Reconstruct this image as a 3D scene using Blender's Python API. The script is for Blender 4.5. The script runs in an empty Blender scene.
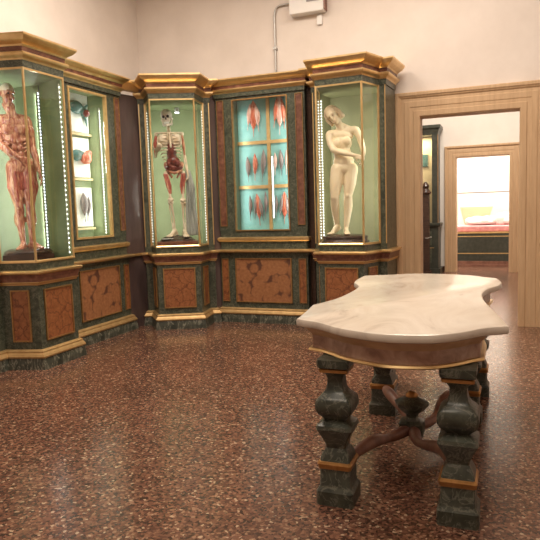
import bpy, math, random
from mathutils import Vector, Matrix
random.seed(7)
scene = bpy.context.scene
COL = scene.collection
PI = math.pi

# ------------------------------------------------------------------ materials
def new_mat(name):
    m = bpy.data.materials.new(name); m.use_nodes = True
    nt = m.node_tree; b = nt.nodes['Principled BSDF']
    return m, nt, b
def N(nt, kind, **kw):
    n = nt.nodes.new(kind)
    for k, v in kw.items(): setattr(n, k, v)
    return n
def ramp(nt, stops, interp='LINEAR'):
    r = N(nt, 'ShaderNodeValToRGB'); cr = r.color_ramp; cr.interpolation = interp
    while len(cr.elements) < len(stops): cr.elements.new(0.5)
    for e, (p, c) in zip(cr.elements, stops): e.position = p; e.color = (*c, 1)
    return r
def coords(nt, scale=(1, 1, 1), rot=(0, 0, 0)):
    t = N(nt, 'ShaderNodeTexCoord'); mp = N(nt, 'ShaderNodeMapping')
    mp.inputs['Scale'].default_value = scale; mp.inputs['Rotation'].default_value = rot
    nt.links.new(t.outputs['Object'], mp.inputs['Vector']); return mp.outputs['Vector']
def noise(nt, vec, scale, detail=4, rough=.55, dist=0):
    n = N(nt, 'ShaderNodeTexNoise'); n.inputs['Scale'].default_value = scale
    n.inputs['Detail'].default_value = detail; n.inputs['Roughness'].default_value = rough
    n.inputs['Distortion'].default_value = dist
    nt.links.new(vec, n.inputs['Vector']); return n
def bump(nt, b, h, strength=.2, dist=.01):
    bp = N(nt, 'ShaderNodeBump'); bp.inputs['Strength'].default_value = strength
    bp.inputs['Distance'].default_value = dist
    nt.links.new(h, bp.inputs['Height']); nt.links.new(bp.outputs['Normal'], b.inputs['Normal'])
def plain(name, c, rough=.5, metal=0, spec=.5):
    m, nt, b = new_mat(name)
    b.inputs['Base Color'].default_value = (*c, 1); b.inputs['Roughness'].default_value = rough
    b.inputs['Metallic'].default_value = metal; b.inputs['Specular IOR Level'].default_value = spec
    return m
def noisy(name, stops, scale=6, rough=.5, metal=0, vs=(1, 1, 1), detail=5, dist=0, bmp=0, spec=.5):
    m, nt, b = new_mat(name)
    n = noise(nt, coords(nt, vs), scale, detail, .6, dist); r = ramp(nt, stops)
    nt.links.new(n.outputs['Fac'], r.inputs['Fac']); nt.links.new(r.outputs['Color'], b.inputs['Base Color'])
    b.inputs['Roughness'].default_value = rough; b.inputs['Metallic'].default_value = metal
    b.inputs['Specular IOR Level'].default_value = spec
    if bmp: bump(nt, b, n.outputs['Fac'], bmp)
    return m
def breccia(name, cell, c_lo, c_hi, c_gap, gap=.10, rough=.35, rounded=False):
    """rounded marble blobs set in a dark matrix"""
    m, nt, b = new_mat(name)
    v = coords(nt); nz = noise(nt, v, 9, 3)
    mix = N(nt, 'ShaderNodeMix', data_type='VECTOR'); mix.inputs['Factor'].default_value = .06 if rounded else .13
    nt.links.new(v, mix.inputs[4]); nt.links.new(nz.outputs['Color'], mix.inputs[5])
    e = N(nt, 'ShaderNodeTexVoronoi', feature='DISTANCE_TO_EDGE'); e.inputs['Scale'].default_value = cell
    f = N(nt, 'ShaderNodeTexVoronoi', feature='F1'); f.inputs['Scale'].default_value = cell
    for x in (e, f): nt.links.new(mix.outputs[1], x.inputs['Vector'])
    r1 = ramp(nt, [(0, (0, 0, 0)), (gap, (1, 1, 1))]); nt.links.new(e.outputs['Distance'], r1.inputs['Fac'])
    if rounded:
        r1 = ramp(nt, [(.60, (1, 1, 1)), (.73, (0, 0, 0))]); nt.links.new(f.outputs['Distance'], r1.inputs['Fac']); f.inputs['Randomness'].default_value = .72
    n2 = noise(nt, v, 28, 5); r2 = ramp(nt, [(.3, c_lo), (.7, c_hi)]); nt.links.new(n2.outputs['Fac'], r2.inputs['Fac'])
    mx = N(nt, 'ShaderNodeMix', data_type='RGBA'); mx.inputs[6].default_value = (*c_gap, 1)
    nt.links.new(r1.outputs['Color'], mx.inputs['Factor']); nt.links.new(r2.outputs['Color'], mx.inputs[7])
    nt.links.new(mx.outputs[2], b.inputs['Base Color']); b.inputs['Roughness'].default_value = rough
    return m
def veined(name, base, dark, vein, scale=5, rough=.3, vs=(1, 1, 1), vpos=.5, vw=.03):
    m, nt, b = new_mat(name)
    v = coords(nt, vs); n = noise(nt, v, scale, 6, .65, .6)
    r = ramp(nt, [(.3, dark), (.65, base)]); nt.links.new(n.outputs['Fac'], r.inputs['Fac'])
    n2 = noise(nt, v, scale * .8, 5, .6, 1.2)
    r2 = ramp(nt, [(vpos - vw, (0, 0, 0)), (vpos, (1, 1, 1)), (vpos + vw, (0, 0, 0))]); nt.links.new(n2.outputs['Fac'], r2.inputs['Fac'])
    mx = N(nt, 'ShaderNodeMix', data_type='RGBA'); mx.inputs[7].default_value = (*vein, 1)
    nt.links.new(r2.outputs['Color'], mx.inputs['Factor']); nt.links.new(r.outputs['Color'], mx.inputs[6])
    nt.links.new(mx.outputs[2], b.inputs['Base Color']); b.inputs['Roughness'].default_value = rough
    return m
def glass(name, tint=(1, 1, 1), k=1.0):
    m = bpy.data.materials.new(name); m.use_nodes = True; nt = m.node_tree
    for n in list(nt.nodes): nt.nodes.remove(n)
    o = N(nt, 'ShaderNodeOutputMaterial'); mx = N(nt, 'ShaderNodeMixShader')
    t = N(nt, 'ShaderNodeBsdfTransparent'); t.inputs['Color'].default_value = (*tint, 1)
    g = N(nt, 'ShaderNodeBsdfGlossy'); g.inputs['Roughness'].default_value = .02
    lw = N(nt, 'ShaderNodeLayerWeight'); lw.inputs['Blend'].default_value = .5
    p = N(nt, 'ShaderNodeMath', operation='POWER'); p.inputs[1].default_value = 5; nt.links.new(lw.outputs['Facing'], p.inputs[0])
    f = N(nt, 'ShaderNodeMath', operation='MULTIPLY_ADD'); f.inputs[1].default_value = .9; f.inputs[2].default_value = .035; nt.links.new(p.outputs[0], f.inputs[0])
    nt.links.new(f.outputs[0], mx.inputs[0]); nt.links.new(t.outputs[0], mx.inputs[1]); nt.links.new(g.outputs[0], mx.inputs[2])
    nt.links.new(mx.outputs[0], o.inputs[0]); return m
def emit(name, c, s):
    m, nt, b = new_mat(name)
    b.inputs['Base Color'].default_value = (*c, 1); b.inputs['Emission Color'].default_value = (*c, 1)
    b.inputs['Emission Strength'].default_value = s; return m

def terrazzo():
    m, nt, b = new_mat('terrazzo'); v = coords(nt)
    nz = noise(nt, v, 40, 2)
    wv = N(nt, 'ShaderNodeMix', data_type='VECTOR'); wv.inputs['Factor'].default_value = .02
    nt.links.new(v, wv.inputs[4]); nt.links.new(nz.outputs['Color'], wv.inputs[5])
    f = N(nt, 'ShaderNodeTexVoronoi', feature='F1'); f.inputs['Scale'].default_value = 74
    nt.links.new(wv.outputs[1], f.inputs['Vector'])
    sp = N(nt, 'ShaderNodeSeparateColor'); nt.links.new(f.outputs['Color'], sp.inputs['Color'])
    r = ramp(nt, [(0, (.06, .03, .021)), (.2, (.11, .053, .036)), (.45, (.168, .08, .052)), (.72, (.228, .115, .073)), (.88, (.305, .18, .115)), (.968, (.47, .34, .23))], 'CONSTANT')
    nt.links.new(sp.outputs[0], r.inputs['Fac'])
    r3 = ramp(nt, [(.0, (1, 1, 1)), (.62, (1, 1, 1)), (.78, (.35, .3, .28))]); nt.links.new(f.outputs['Distance'], r3.inputs['Fac'])
    n2 = noise(nt, v, 1.3, 3); r2 = ramp(nt, [(.3, (.82, .82, .82)), (.7, (1.1, 1.06, 1.04))]); nt.links.new(n2.outputs['Fac'], r2.inputs['Fac'])
    m1 = N(nt, 'ShaderNodeMix', data_type='RGBA', blend_type='MULTIPLY'); m1.inputs['Factor'].default_value = .3
    nt.links.new(r.outputs['Color'], m1.inputs[6]); nt.links.new(r3.outputs['Color'], m1.inputs[7])
    m2 = N(nt, 'ShaderNodeMix', data_type='RGBA', blend_type='MULTIPLY'); m2.inputs['Factor'].default_value = 1
    nt.links.new(m1.outputs[2], m2.inputs[6]); nt.links.new(r2.outputs['Color'], m2.inputs[7])
    nt.links.new(m2.outputs[2], b.inputs['Base Color'])
    b.inputs['Roughness'].default_value = .21
    nb = noise(nt, v, 22, 3); bump(nt, b, nb.outputs['Fac'], .05, .004)
    return m

M = {}
M['terrazzo'] = terrazzo()
M['plaster'] = noisy('plaster', [(.3, (.70, .62, .56)), (.7, (.78, .70, .64))], 2.2, .9, bmp=.08, detail=8)
M['plaster_white'] = noisy('plaster_white', [(.3, (.78, .72, .65)), (.7, (.84, .79, .72))], 2.2, .9)
M['ceiling'] = plain('ceiling_paint', (.8, .74, .66), .9)
M['stone'] = noisy('stone', [(.25, (.49, .315, .175)), (.75, (.62, .425, .25))], 5, .55, vs=(6, 6, .5), detail=8)
M['green'] = veined('green_marble', (.085, .095, .065), (.022, .03, .022), (.16, .165, .12), 16, .3, vw=.035)
M['plinth'] = veined('streaked_marble', (.075, .08, .06), (.02, .024, .018), (.27, .26, .2), 9, .35, (1.6, 1.6, .7), vw=.03)
M['gold'] = noisy('gilding', [(.2, (.70, .46, .19)), (.8, (.90, .68, .36))], 9, .3, .85)
M['dull_gold'] = noisy('dull_gilding', [(.3, (.30, .16, .06)), (.7, (.48, .28, .11))], 30, .42, .6)
M['plinth_gilt'] = noisy('plinth_gilding', [(.3, (.42, .26, .10)), (.7, (.60, .40, .18))], 12, .45, .5)  # browner gilding for the plinth mouldings
M['panel'] = breccia('red_breccia', 8.5, (.22, .075, .028), (.38, .15, .06), (.14, .045, .022), .06)
M['panel_big'] = breccia('orange_breccia', 7.5, (.27, .11, .046), (.41, .185, .083), (.12, .05, .032), .10, rounded=True)
M['frieze'] = noisy('red_frieze', [(.3, (.09, .034, .022)), (.5, (.18, .072, .045)), (.75, (.31, .155, .10))], 16, .35)
M['purple'] = noisy('purple_panel', [(.3, (.065, .042, .04)), (.7, (.11, .075, .068))], 10, .3, vs=(1, 1, .2))
M['inner'] = noisy('green_paint', [(.3, (.20, .25, .125)), (.7, (.26, .315, .165))], 5, .6)
M['inner_olive'] = noisy('olive_paint', [(.3, (.145, .145, .068)), (.7, (.185, .185, .09))], 5, .6)
M['inner_dark'] = plain('dark_green_paint', (.12, .15, .095), .5)
M['cyan'] = noisy('turquoise_cloth', [(.3, (.19, .47, .45)), (.7, (.27, .56, .535))], 12, .7)
M['bar'] = noisy('gilt_wood', [(.3, (.50, .32, .12)), (.7, (.68, .46, .2))], 20, .45, .3)
M['glass'] = glass('cabinet_glass')
M['led'] = emit('led_dots', (.93, 1.0, .9), 3.4)
M['led_cold'] = emit('led_dots_cold', (.82, .9, 1.0), 4.6)
M['led_base'] = plain('led_tape', (.55, .6, .5), .5)
M['lamp'] = emit('spot_lamp_face', (.9, .95, 1), 14)
M['steel'] = plain('grey_metal', (.45, .44, .42), .4, .7)
M['white'] = plain('white_plastic', (.78, .75, .72), .45)
M['grey'] = plain('grey_plastic', (.3, .29, .29), .5)
M['wood'] = noisy('dark_wood', [(.3, (.028, .014, .01)), (.7, (.07, .035, .022))], 8, .25, vs=(1, 1, 6))
M['redwood'] = noisy('red_brown_wood', [(.3, (.10, .03, .015)), (.7, (.24, .085, .04))], 8, .25, vs=(1, 1, 5))
M['table_green'] = veined('table_green_marble', (.07, .075, .054), (.018, .022, .017), (.15, .15, .115), 14, .36, vw=.03)
M['table_red'] = noisy('table_red_marble', [(.3, (.20, .10, .07)), (.5, (.38, .23, .165)), (.75, (.54, .38, .29))], 11, .28, detail=7, dist=.8)
M['stretcher'] = noisy('stretcher_red', [(.3, (.15, .062, .042)), (.7, (.30, .15, .105))], 12, .42)
M['cove'] = noisy('brown_cove', [(.3, (.36, .22, .125)), (.7, (.50, .33, .20))], 9, .35)
M['bronze'] = noisy('bronze_gilding', [(.3, (.34, .16, .05)), (.7, (.52, .28, .1))], 24, .35, .7)
def table_marble():
    m, nt, b = new_mat('white_marble'); v = coords(nt, (1, .55, 1), (0, 0, .5))
    n = noise(nt, v, 3.2, 8, .62, 1.6)
    r = ramp(nt, [(.28, (.50, .42, .35)), (.42, (.66, .58, .49)), (.62, (.73, .66, .57)), (.8, (.60, .52, .44))])
    nt.links.new(n.outputs['Fac'], r.inputs['Fac']); nt.links.new(r.outputs['Color'], b.inputs['Base Color'])
    b.inputs['Roughness'].default_value = .22; return m
M['marble'] = table_marble()
M['eve'] = noisy('ivory_wax', [(.3, (.80, .67, .43)), (.7, (.87, .76, .53))], 7, .4)
M['eve'].node_tree.nodes['Principled BSDF'].inputs['Subsurface Weight'].default_value = .05
M['eve'].node_tree.nodes['Principled BSDF'].inputs['Subsurface Radius'].default_value = (.02, .01, .005)
M['blonde'] = noisy('blonde_hair', [(.3, (.62, .49, .30)), (.7, (.84, .72, .50))], 30, .5, vs=(2, 2, .3), bmp=.5)
M['eye_dark'] = plain('dark_eye', (.03, .02, .015), .3)
M['eye_soft'] = plain('soft_brown_eye', (.34, .23, .13), .4)
M['lip_soft'] = plain('soft_rose_lip', (.62, .36, .24), .4)
M['lip'] = plain('rosy_lip', (.52, .22, .15), .4)
M['bone'] = noisy('bone', [(.3, (.55, .42, .25)), (.7, (.82, .74, .58))], 9, .5)
M['skull'] = noisy('pale_bone', [(.3, (.76, .70, .58)), (.7, (.86, .82, .72))], 9, .5)
M['muscle'] = noisy('red_muscle', [(.30, (.12, .015, .01)), (.48, (.34, .06, .035)), (.62, (.50, .17, .09)), (.74, (.75, .55, .36))], 15, .35, vs=(3, 3, .55), detail=6, dist=.5)
M['muscle_pale'] = noisy('tendon_muscle', [(.32, (.16, .03, .02)), (.46, (.38, .12, .06)), (.58, (.56, .30, .16)), (.75, (.74, .56, .36))], 15, .35, vs=(3, 3, .6), detail=6, dist=.5)
M['organ'] = noisy('dark_red_wax', [(.3, (.05, .008, .006)), (.55, (.16, .025, .016)), (.78, (.42, .15, .09))], 24, .3)
M['specimen_red'] = noisy('red_specimen', [(.3, (.22, .03, .02)), (.5, (.58, .14, .07)), (.72, (.82, .50, .34))], 18, .35, vs=(4, 4, .6), detail=6)
M['specimen_grey'] = noisy('grey_specimen', [(.3, (.10, .09, .085)), (.6, (.26, .22, .2)), (.8, (.48, .22, .15))], 14, .4, vs=(4, 4, .6))
M['specimen_pale'] = noisy('pale_specimen', [(.3, (.60, .28, .20)), (.7, (.80, .62, .54))], 14, .4, vs=(3, 3, .6))
M['specimen_teal'] = noisy('teal_specimen', [(.3, (.03, .09, .075)), (.7, (.10, .2, .17))], 9, .4)
M['plaque'] = plain('white_plaque', (.72, .76, .68), .5)
M['shelf'] = plain('yellowed_edge', (.62, .52, .28), .5)
M['cloth'] = noisy('grey_drapery', [(.3, (.17, .2, .18)), (.7, (.42, .45, .4))], 10, .6, vs=(3, 3, .4))
M['white_cloth'] = plain('white_cloth', (.85, .82, .78), .8)
M['pink'] = noisy('pink_silk', [(.3, (.72, .24, .25)), (.7, (.84, .40, .38))], 8, .5)
M['darkcase'] = noisy('dark_green_case', [(.3, (.028, .032, .025)), (.7, (.06, .065, .05))], 12, .35)
M['panel_yellow'] = plain('lit_yellow_lining', (.62, .52, .30), .6)
M['wallstone'] = plain('beige_headboard', (.72, .60, .38), .6)

# ------------------------------------------------------------------ mesh helpers
class MB:
    def __init__(s): s.v = []; s.f = []; s.mi = []
    def add(s, vs, fs, mi=0):
        o = len(s.v); s.v += [tuple(p) for p in vs]
        for f in fs: s.f.append(tuple(i + o for i in f)); s.mi.append(mi)
        return s
    def box(s, x0, x1, y0, y1, z0, z1, mi=0):
        return s.add([(x0, y0, z0), (x1, y0, z0), (x1, y1, z0), (x0, y1, z0), (x0, y0, z1), (x1, y0, z1), (x1, y1, z1), (x0, y1, z1)],
                     [(0, 3, 2, 1), (4, 5, 6, 7), (0, 1, 5, 4), (1, 2, 6, 5), (2, 3, 7, 6), (3, 0, 4, 7)], mi)
    def obox(s, p0, p1, d0, d1, z0, z1, mi=0):
        """box along plan segment p0->p1, from outward distance d0 to d1 (outward = right of p0->p1)"""
        a, b = Vector(p0), Vector(p1); t = (b - a).normalized(); n = Vector((t.y, -t.x))
        q = [a + n * d0, b + n * d0, b + n * d1, a + n * d1]
        vs = [(p.x, p.y, z0) for p in q] + [(p.x, p.y, z1) for p in q]
        return s.add(vs, [(0, 1, 2, 3), (7, 6, 5, 4), (1, 0, 4, 5), (2, 1, 5, 6), (3, 2, 6, 7), (0, 3, 7, 4)], mi)
    def prism(s, poly, z0, z1, mi=0):
        n = len(poly)
        vs = [(x, y, z0) for x, y in poly] + [(x, y, z1) for x, y in poly]
        fs = [tuple(range(n - 1, -1, -1)), tuple(range(n, 2 * n))] + [(i, (i + 1) % n, n + (i + 1) % n, n + i) for i in range(n)]
        return s.add(vs, fs, mi)
    def rings(s, rings, caps=True, mi=0):
        n = len(rings[0]); vs = [p for r in rings for p in r]; fs = []
        for k in range(len(rings) - 1):
            for i in range(n):
                j = (i + 1) % n; fs.append((k * n + i, k * n + j, (k + 1) * n + j, (k + 1) * n + i))
        if caps: fs += [tuple(range(n - 1, -1, -1)), tuple((len(rings) - 1) * n + i for i in range(n))]
        return s.add(vs, fs, mi)
    def sweep(s, path, prof, mi=0, mitre_clip=2.2):
        """closed profile [(outward offset, z)] swept along an open plan path"""
        P = [Vector(p) for p in path]; off = []
        for i in range(len(P)):
            ns = []
            if i > 0: t = (P[i] - P[i - 1]).normalized(); ns.append(Vector((t.y, -t.x)))
            if i < len(P) - 1: t = (P[i + 1] - P[i]).normalized(); ns.append(Vector((t.y, -t.x)))
            if len(ns) == 2:
                m = ns[0] + ns[1]; m = m / max(m.length_squared / 2, .25) if m.length > 1e-6 else ns[0]
            else: m = ns[0]
            off.append(m)
        n = len(prof); vs = []; fs = []
        for p, m in zip(P, off):
            for o, z in prof: q = p + m * o; vs.append((q.x, q.y, z))
        for k in range(len(P) - 1):
            for i in range(n):
                j = (i + 1) % n; fs.append((k * n + i, (k + 1) * n + i, (k + 1) * n + j, k * n + j))
        fs += [tuple(range(n)), tuple((len(P) - 1) * n + i for i in range(n - 1, -1, -1))]
        return s.add(vs, fs, mi)
    def tube(s, pts, rad, seg=8, mi=0):
        P = [Vector(p) for p in pts]; R = rad if isinstance(rad, (list, tuple)) else [rad] * len(P)
        rings = []; prev = None
        for i, p in enumerate(P):
            t = (P[min(i + 1, len(P) - 1)] - P[max(i - 1, 0)]).normalized()
            if prev is None: a = t.orthogonal().normalized()
            else: a = (prev - t * prev.dot(t)).normalized()
            prev = a; b = t.cross(a)
            rings.append([p + (a * math.cos(2 * PI * k / seg) + b * math.sin(2 * PI * k / seg)) * R[i] for k in range(seg)])
        return s.rings(rings, True, mi)
    def lathe(s, prof, seg=16, c=(0, 0), sx=1, sy=1, rot=0, mi=0):
        rings = [[(c[0] + sx * r * math.cos(rot + 2 * PI * k / seg), c[1] + sy * r * math.sin(rot + 2 * PI * k / seg), z) for k in range(seg)] for r, z in prof]
        return s.rings(rings, True, mi)
    def ell(s, c, r, seg=14, rg=9, mi=0, rot=None):
        c = Vector(c); rr = []
        for i in range(rg + 1):
            a = -PI / 2 + PI * (i if 0 < i < rg else (i + (.02 if i == 0 else -.02))) / rg
            ring = []
            for k in range(seg):
                q = Vector((r[0] * math.cos(a) * math.cos(2 * PI * k / seg), r[1] * math.cos(a) * math.sin(2 * PI * k / seg), r[2] * math.sin(a)))
                if rot is not None: q = rot @ q
                ring.append(c + q)
            rr.append(ring)
        return s.rings(rr, True, mi)
    def cap(s, a, b, ra, rb, seg=12):
        """tapered capsule"""
        a, b = Vector(a), Vector(b); t = (b - a); L = t.length; t = t / L
        pts, rad = [], []
        for i in range(5):
            an = PI / 2 * i / 4 * .97 + .04; pts.append(a - t * ra * math.cos(an)); rad.append(max(ra * math.sin(an), .001))
        for i in range(5):
            an = PI / 2 * (4 - i) / 4 * .97 + .04; pts.append(b + t * rb * math.cos(an)); rad.append(max(rb * math.sin(an), .001))
        return s.tube(pts, rad, seg)
    def chain(s, pts, rad):
        for i in range(len(pts) - 1): s.cap(pts[i], pts[i + 1], rad[i], rad[i + 1])
        return s
    def mesh(s, name, mats):
        me = bpy.data.meshes.new(name); me.from_pydata(s.v, [], s.f)
        for m in mats: me.materials.append(m)
        me.polygons.foreach_set('material_index', s.mi); me.update()
        return me
    def build(s, name, mats, parent=None, smooth=0, bevel=0):
        if not isinstance(mats, (list, tuple)): mats = [mats]
        mats = [M[m] if isinstance(m, str) else m for m in mats]
        o = bpy.data.objects.new(name, s.mesh(name, mats)); COL.objects.link(o)
        import bmesh
        bm = bmesh.new(); bm.from_mesh(o.data); bmesh.ops.recalc_face_normals(bm, faces=bm.faces)
        bm.to_mesh(o.data); bm.free()
        if parent is not None: o.parent = parent
        if bevel:
            b = o.modifiers.new('bevel', 'BEVEL'); b.width = bevel; b.segments = 2; b.limit_method = 'ANGLE'
        if smooth:
            o.data.polygons.foreach_set('use_smooth', [True] * len(o.data.polygons))
            if smooth < 180: o.data.set_sharp_from_angle(angle=math.radians(smooth))
        return o
    def blob(s, name, mats, parent=None, voxel=.006, it=3):
        """fuse the pieces into one continuous skin"""
        if not isinstance(mats, (list, tuple)): mats = [mats]
        o = s.build(name + '_tmp', mats)
        r = o.modifiers.new('r', 'REMESH'); r.mode = 'VOXEL'; r.voxel_size = voxel
        sm = o.modifiers.new('s', 'SMOOTH'); sm.factor = .5; sm.iterations = it
        dg = bpy.context.evaluated_depsgraph_get(); dg.update()
        me = bpy.data.meshes.new_from_object(o.evaluated_get(dg))
        old = o.data; bpy.data.objects.remove(o); bpy.data.meshes.remove(old)
        me.name = name; me.materials.clear(); me.materials.append(M[mats[0]] if isinstance(mats[0], str) else mats[0])
        me.polygons.foreach_set('material_index', [0] * len(me.polygons))
        me.polygons.foreach_set('use_smooth', [True] * len(me.polygons))
        q = bpy.data.objects.new(name, me); COL.objects.link(q)
        if parent is not None: q.parent = parent
        return q

def thing(name, label, cat, loc=(0, 0, 0), rz=0, group=None):
    o = bpy.data.objects.new(name, None); COL.objects.link(o); o.empty_display_size = .1
    o.location = loc; o.rotation_euler = (0, 0, rz); return tag(o, label, cat, group)
def tag(o, label, cat, group=None):
    o['label'] = label; o['category'] = cat
    if group: o['group'] = group
    return o
def struct(o, label=None, cat=None):
    o['kind'] = 'structure'
    if label: o['label'] = label
    if cat: o['category'] = cat
    return o

# ------------------------------------------------------------------ camera
cam = bpy.data.cameras.new('camera'); co = bpy.data.objects.new('camera', cam); COL.objects.link(co)
fw = Vector((-0.36412419, 0.92589217, -0.10068398)); rt = Vector((0.93131869, 0.36287001, -0.03115849)); up = Vector((-0.00768579, 0.10511443, 0.99443043))
mat = Matrix((rt, up, -fw)).transposed().to_4x4(); mat.translation = (0, 0, 1.512); co.matrix_world = mat
cam.sensor_width = 36; cam.lens = 606.58 / 540 * 36; cam.clip_start = .05
scene.camera = co

# ------------------------------------------------------------------ room shell
XL, XR, YB, YF, HC = -5.05, 3.2, 7.86, -3.2, 4.9
T = .35
DX0, DX1, DZ = -1.032, .138, 2.596          # near doorway
Y2 = 13.9; EX0, EX1, EZ = -1.06, .04, 2.50  # far doorway
Y3 = 17.6
def wall(name, label, m='plaster'):
    return lambda mb: struct(mb.build(name, m), label, 'wall')
struct(MB().box(XL - .3, XR + .3, YF - .3, Y3 + .3, -.1, 0).build('floor', 'terrazzo'), 'polished red-brown terrazzo floor running through the doorways', 'floor')
struct(MB().box(XL - .3, XR + .3, YF - .3, Y3 + .3, HC, HC + .1).build('ceiling', 'ceiling'), 'pale plaster ceiling high above the cabinets', 'ceiling')
wall('wall_left', 'pinkish cream plaster wall behind the leftmost cabinets')(MB().box(XL - .2, XL, YF, YB, 0, HC))
wall('wall_right', 'cream plaster wall on the right side of the room')(MB().box(XR, XR + .2, YF, Y3, 0, HC))
wall('wall_front', 'cream plaster wall behind the viewer')(MB().box(XL - .2, XR + .2, YF - .2, YF, 0, HC))
T = .2
wall('wall_back', 'pinkish cream plaster wall above the cabinets and pierced by the near doorway')(
    MB().box(XL - .2, DX0, YB, YB + T, 0, HC).box(DX1, XR, YB, YB + T, 0, HC).box(DX0, DX1, YB, YB + T, DZ, HC))
T2 = .35
wall('wall_middle', 'cream plaster wall seen through the near doorway around the far doorway', 'plaster_white')(
    MB().box(-5.05, EX0, Y2, Y2 + T2, 0, HC).box(EX1, XR, Y2, Y2 + T2, 0, HC).box(EX0, EX1, Y2, Y2 + T2, EZ, HC))
wall('wall_far', 'bright white wall at the end of the last room', 'plaster_white')(MB().box(-5.25, XR + .2, Y3, Y3 + .2, 0, HC))
wall('wall_far_left', 'cream plaster side wall of the rooms beyond the doorway', 'plaster_white')(MB().box(-3.4, -3.2, YB + T, Y2, 0, HC).box(-3.4, -3.2, Y2 + T2, Y3, 0, HC))

def casing(name, label, x0, x1, zt, y, w, depth):
    mb = MB()
    prof = [(-.012, 0), (-.012, .035), (.0, .045), (w * .2, .045), (w * .23, .037), (w * .36, .037), (w * .39, .043), (w * .6, .043), (w * .63, .037), (w * .74, .037), (w * .78, .05), (w - .05, .055), (w - .04, .065), (w - .01, .065), (w, .055), (w, 0)]
    rings = []
    for o, p in prof:
        rings.append([(x0 - o, y - p, 0), (x0 - o, y - p, zt + o), (x1 + o, y - p, zt + o), (x1 + o, y - p, 0)])
    vs = [p for r in rings for p in r]; fs = []
    for k in range(len(rings) - 1):
        for i in range(3): fs.append((k * 4 + i, k * 4 + i + 1, k * 4 + 5 + i, k * 4 + 4 + i))
    n = len(rings); fs.append(tuple(k * 4 for k in range(n))); fs.append(tuple(k * 4 + 3 for k in range(n - 1, -1, -1)))
    mb.add(vs, fs)
    # lining of the reveal
    mb.box(x0 - .012 + .0, x0 + .012, y, y + depth, 0, zt - .012).box(x1 - .012, x1 + .012, y, y + depth, 0, zt - .012).box(x0 - .012, x1 + .012, y, y + depth, zt - .012, zt + .012)
    return struct(mb.build(name, 'stone'), label, 'door frame')
casing('trim_1', 'broad tan stone frame of the near doorway beside the pale statue cabinet', DX0, DX1, DZ, YB, .292, T)
casing('trim_2', 'tan stone frame of the far doorway in the second room', EX0, EX1, EZ, Y2, .23, T2)
struct(MB().box(EX1 + .23, XR, Y2 - .02, Y2, 0, .12).box(-3.2, EX0 - .23, Y2 - .02, Y2, 0, .12).build('baseboard_middle', 'wood'), 'dark low skirting along the second room wall', 'baseboard')

# ------------------------------------------------------------------ cabinets
def panel_on(mb_list, root, p0, p1, u0, u1, z0, z1, mat, d=.006, fr=.014, gold='dull_gold'):
    """coloured marble panel with a gilt moulding on the plan face p0->p1"""
    a, b = Vector(p0), Vector(p1); t = (b - a).normalized()
    q0, q1 = a + t * u0, a + t * u1
    o = MB().obox(q0, q1, -.004, d, z0, z1).build('panel', mat, root)
    fm = MB().obox(q0 - t * fr, q0, -.003, d + .01, z0 - fr, z1 + fr).obox(q1, q1 + t * fr, -.003, d + .01, z0 - fr, z1 + fr)
    fm.obox(q0, q1, -.003, d + .01, z0 - fr, z0).obox(q0, q1, -.003, d + .01, z1, z1 + fr)
    fm.build('panel_moulding', gold, o)
    return o

def mouldings(root, path, red=True, low=True):
    MB().sweep(path, [(-.02, 0), (.06, 0), (.055, .05), (.045, .10), (.04, .115), (-.02, .115)]).build('plinth', 'plinth', root)
    MB().sweep(path, [(-.02, .115), (.052, .115), (.056, .13), (.045, .15), (.033, .165), (.033, .18), (.012, .195), (-.02, .195)]).build('plinth_moulding', 'plinth_gilt', root)
    if red:
        MB().sweep(path, [(-.02, .835), (.012, .835), (.018, .85), (.03, .862), (.03, .868), (-.02, .868)]).build('lower_bead', 'gold', root)
        MB().sweep(path, [(-.02, .868), (.026, .868), (.03, .90), (.045, .935), (.05, .945), (-.02, .945)]).build('ledge_frieze', 'frieze', root)
    else:
        MB().sweep(path, [(-.02, .90), (.008, .90), (.02, .93), (.035, .945), (-.02, .945)]).build('ledge_frieze', 'green', root)
    MB().sweep(path, [(-.02, .945), (.055, .945), (.068, .957), (.068, .972), (.055, .98), (-.02, .985)]).build('ledge_moulding', 'gold', root)

def entablature(root, path, poly, big=True):
    if not big: return low_entablature(root, path, poly)
    MB().prism(poly, 2.915, 3.19).build('entablature_core', 'wood', root)
    MB().sweep(path, [(-.02, 2.92), (.01, 2.92), (.012, 2.99), (-.02, 2.99)]).build('architrave', 'green', root)
    k = 1 if big else .8
    MB().sweep(path, [(-.02, 2.985), (.015, 2.985), (.022, 3.0), (.05 * k, 3.02), (.058 * k, 3.035), (.058 * k, 3.05), (.03 * k, 3.062), (-.02, 3.062)]).build('lower_cornice', 'gold', root)
    MB().sweep(path, [(-.02, 3.06), (.026, 3.06), (.03, 3.11), (-.02, 3.11)]).build('cornice_frieze', 'frieze', root)
    MB().sweep(path, [(-.02, 3.105), (.036, 3.105), (.045, 3.12), (.07 * k, 3.135), (.095 * k, 3.15), (.118 * k, 3.172), (.128 * k, 3.185), (.128 * k, 3.204), (-.02, 3.204)]).build('cornice', 'gold', root)

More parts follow.
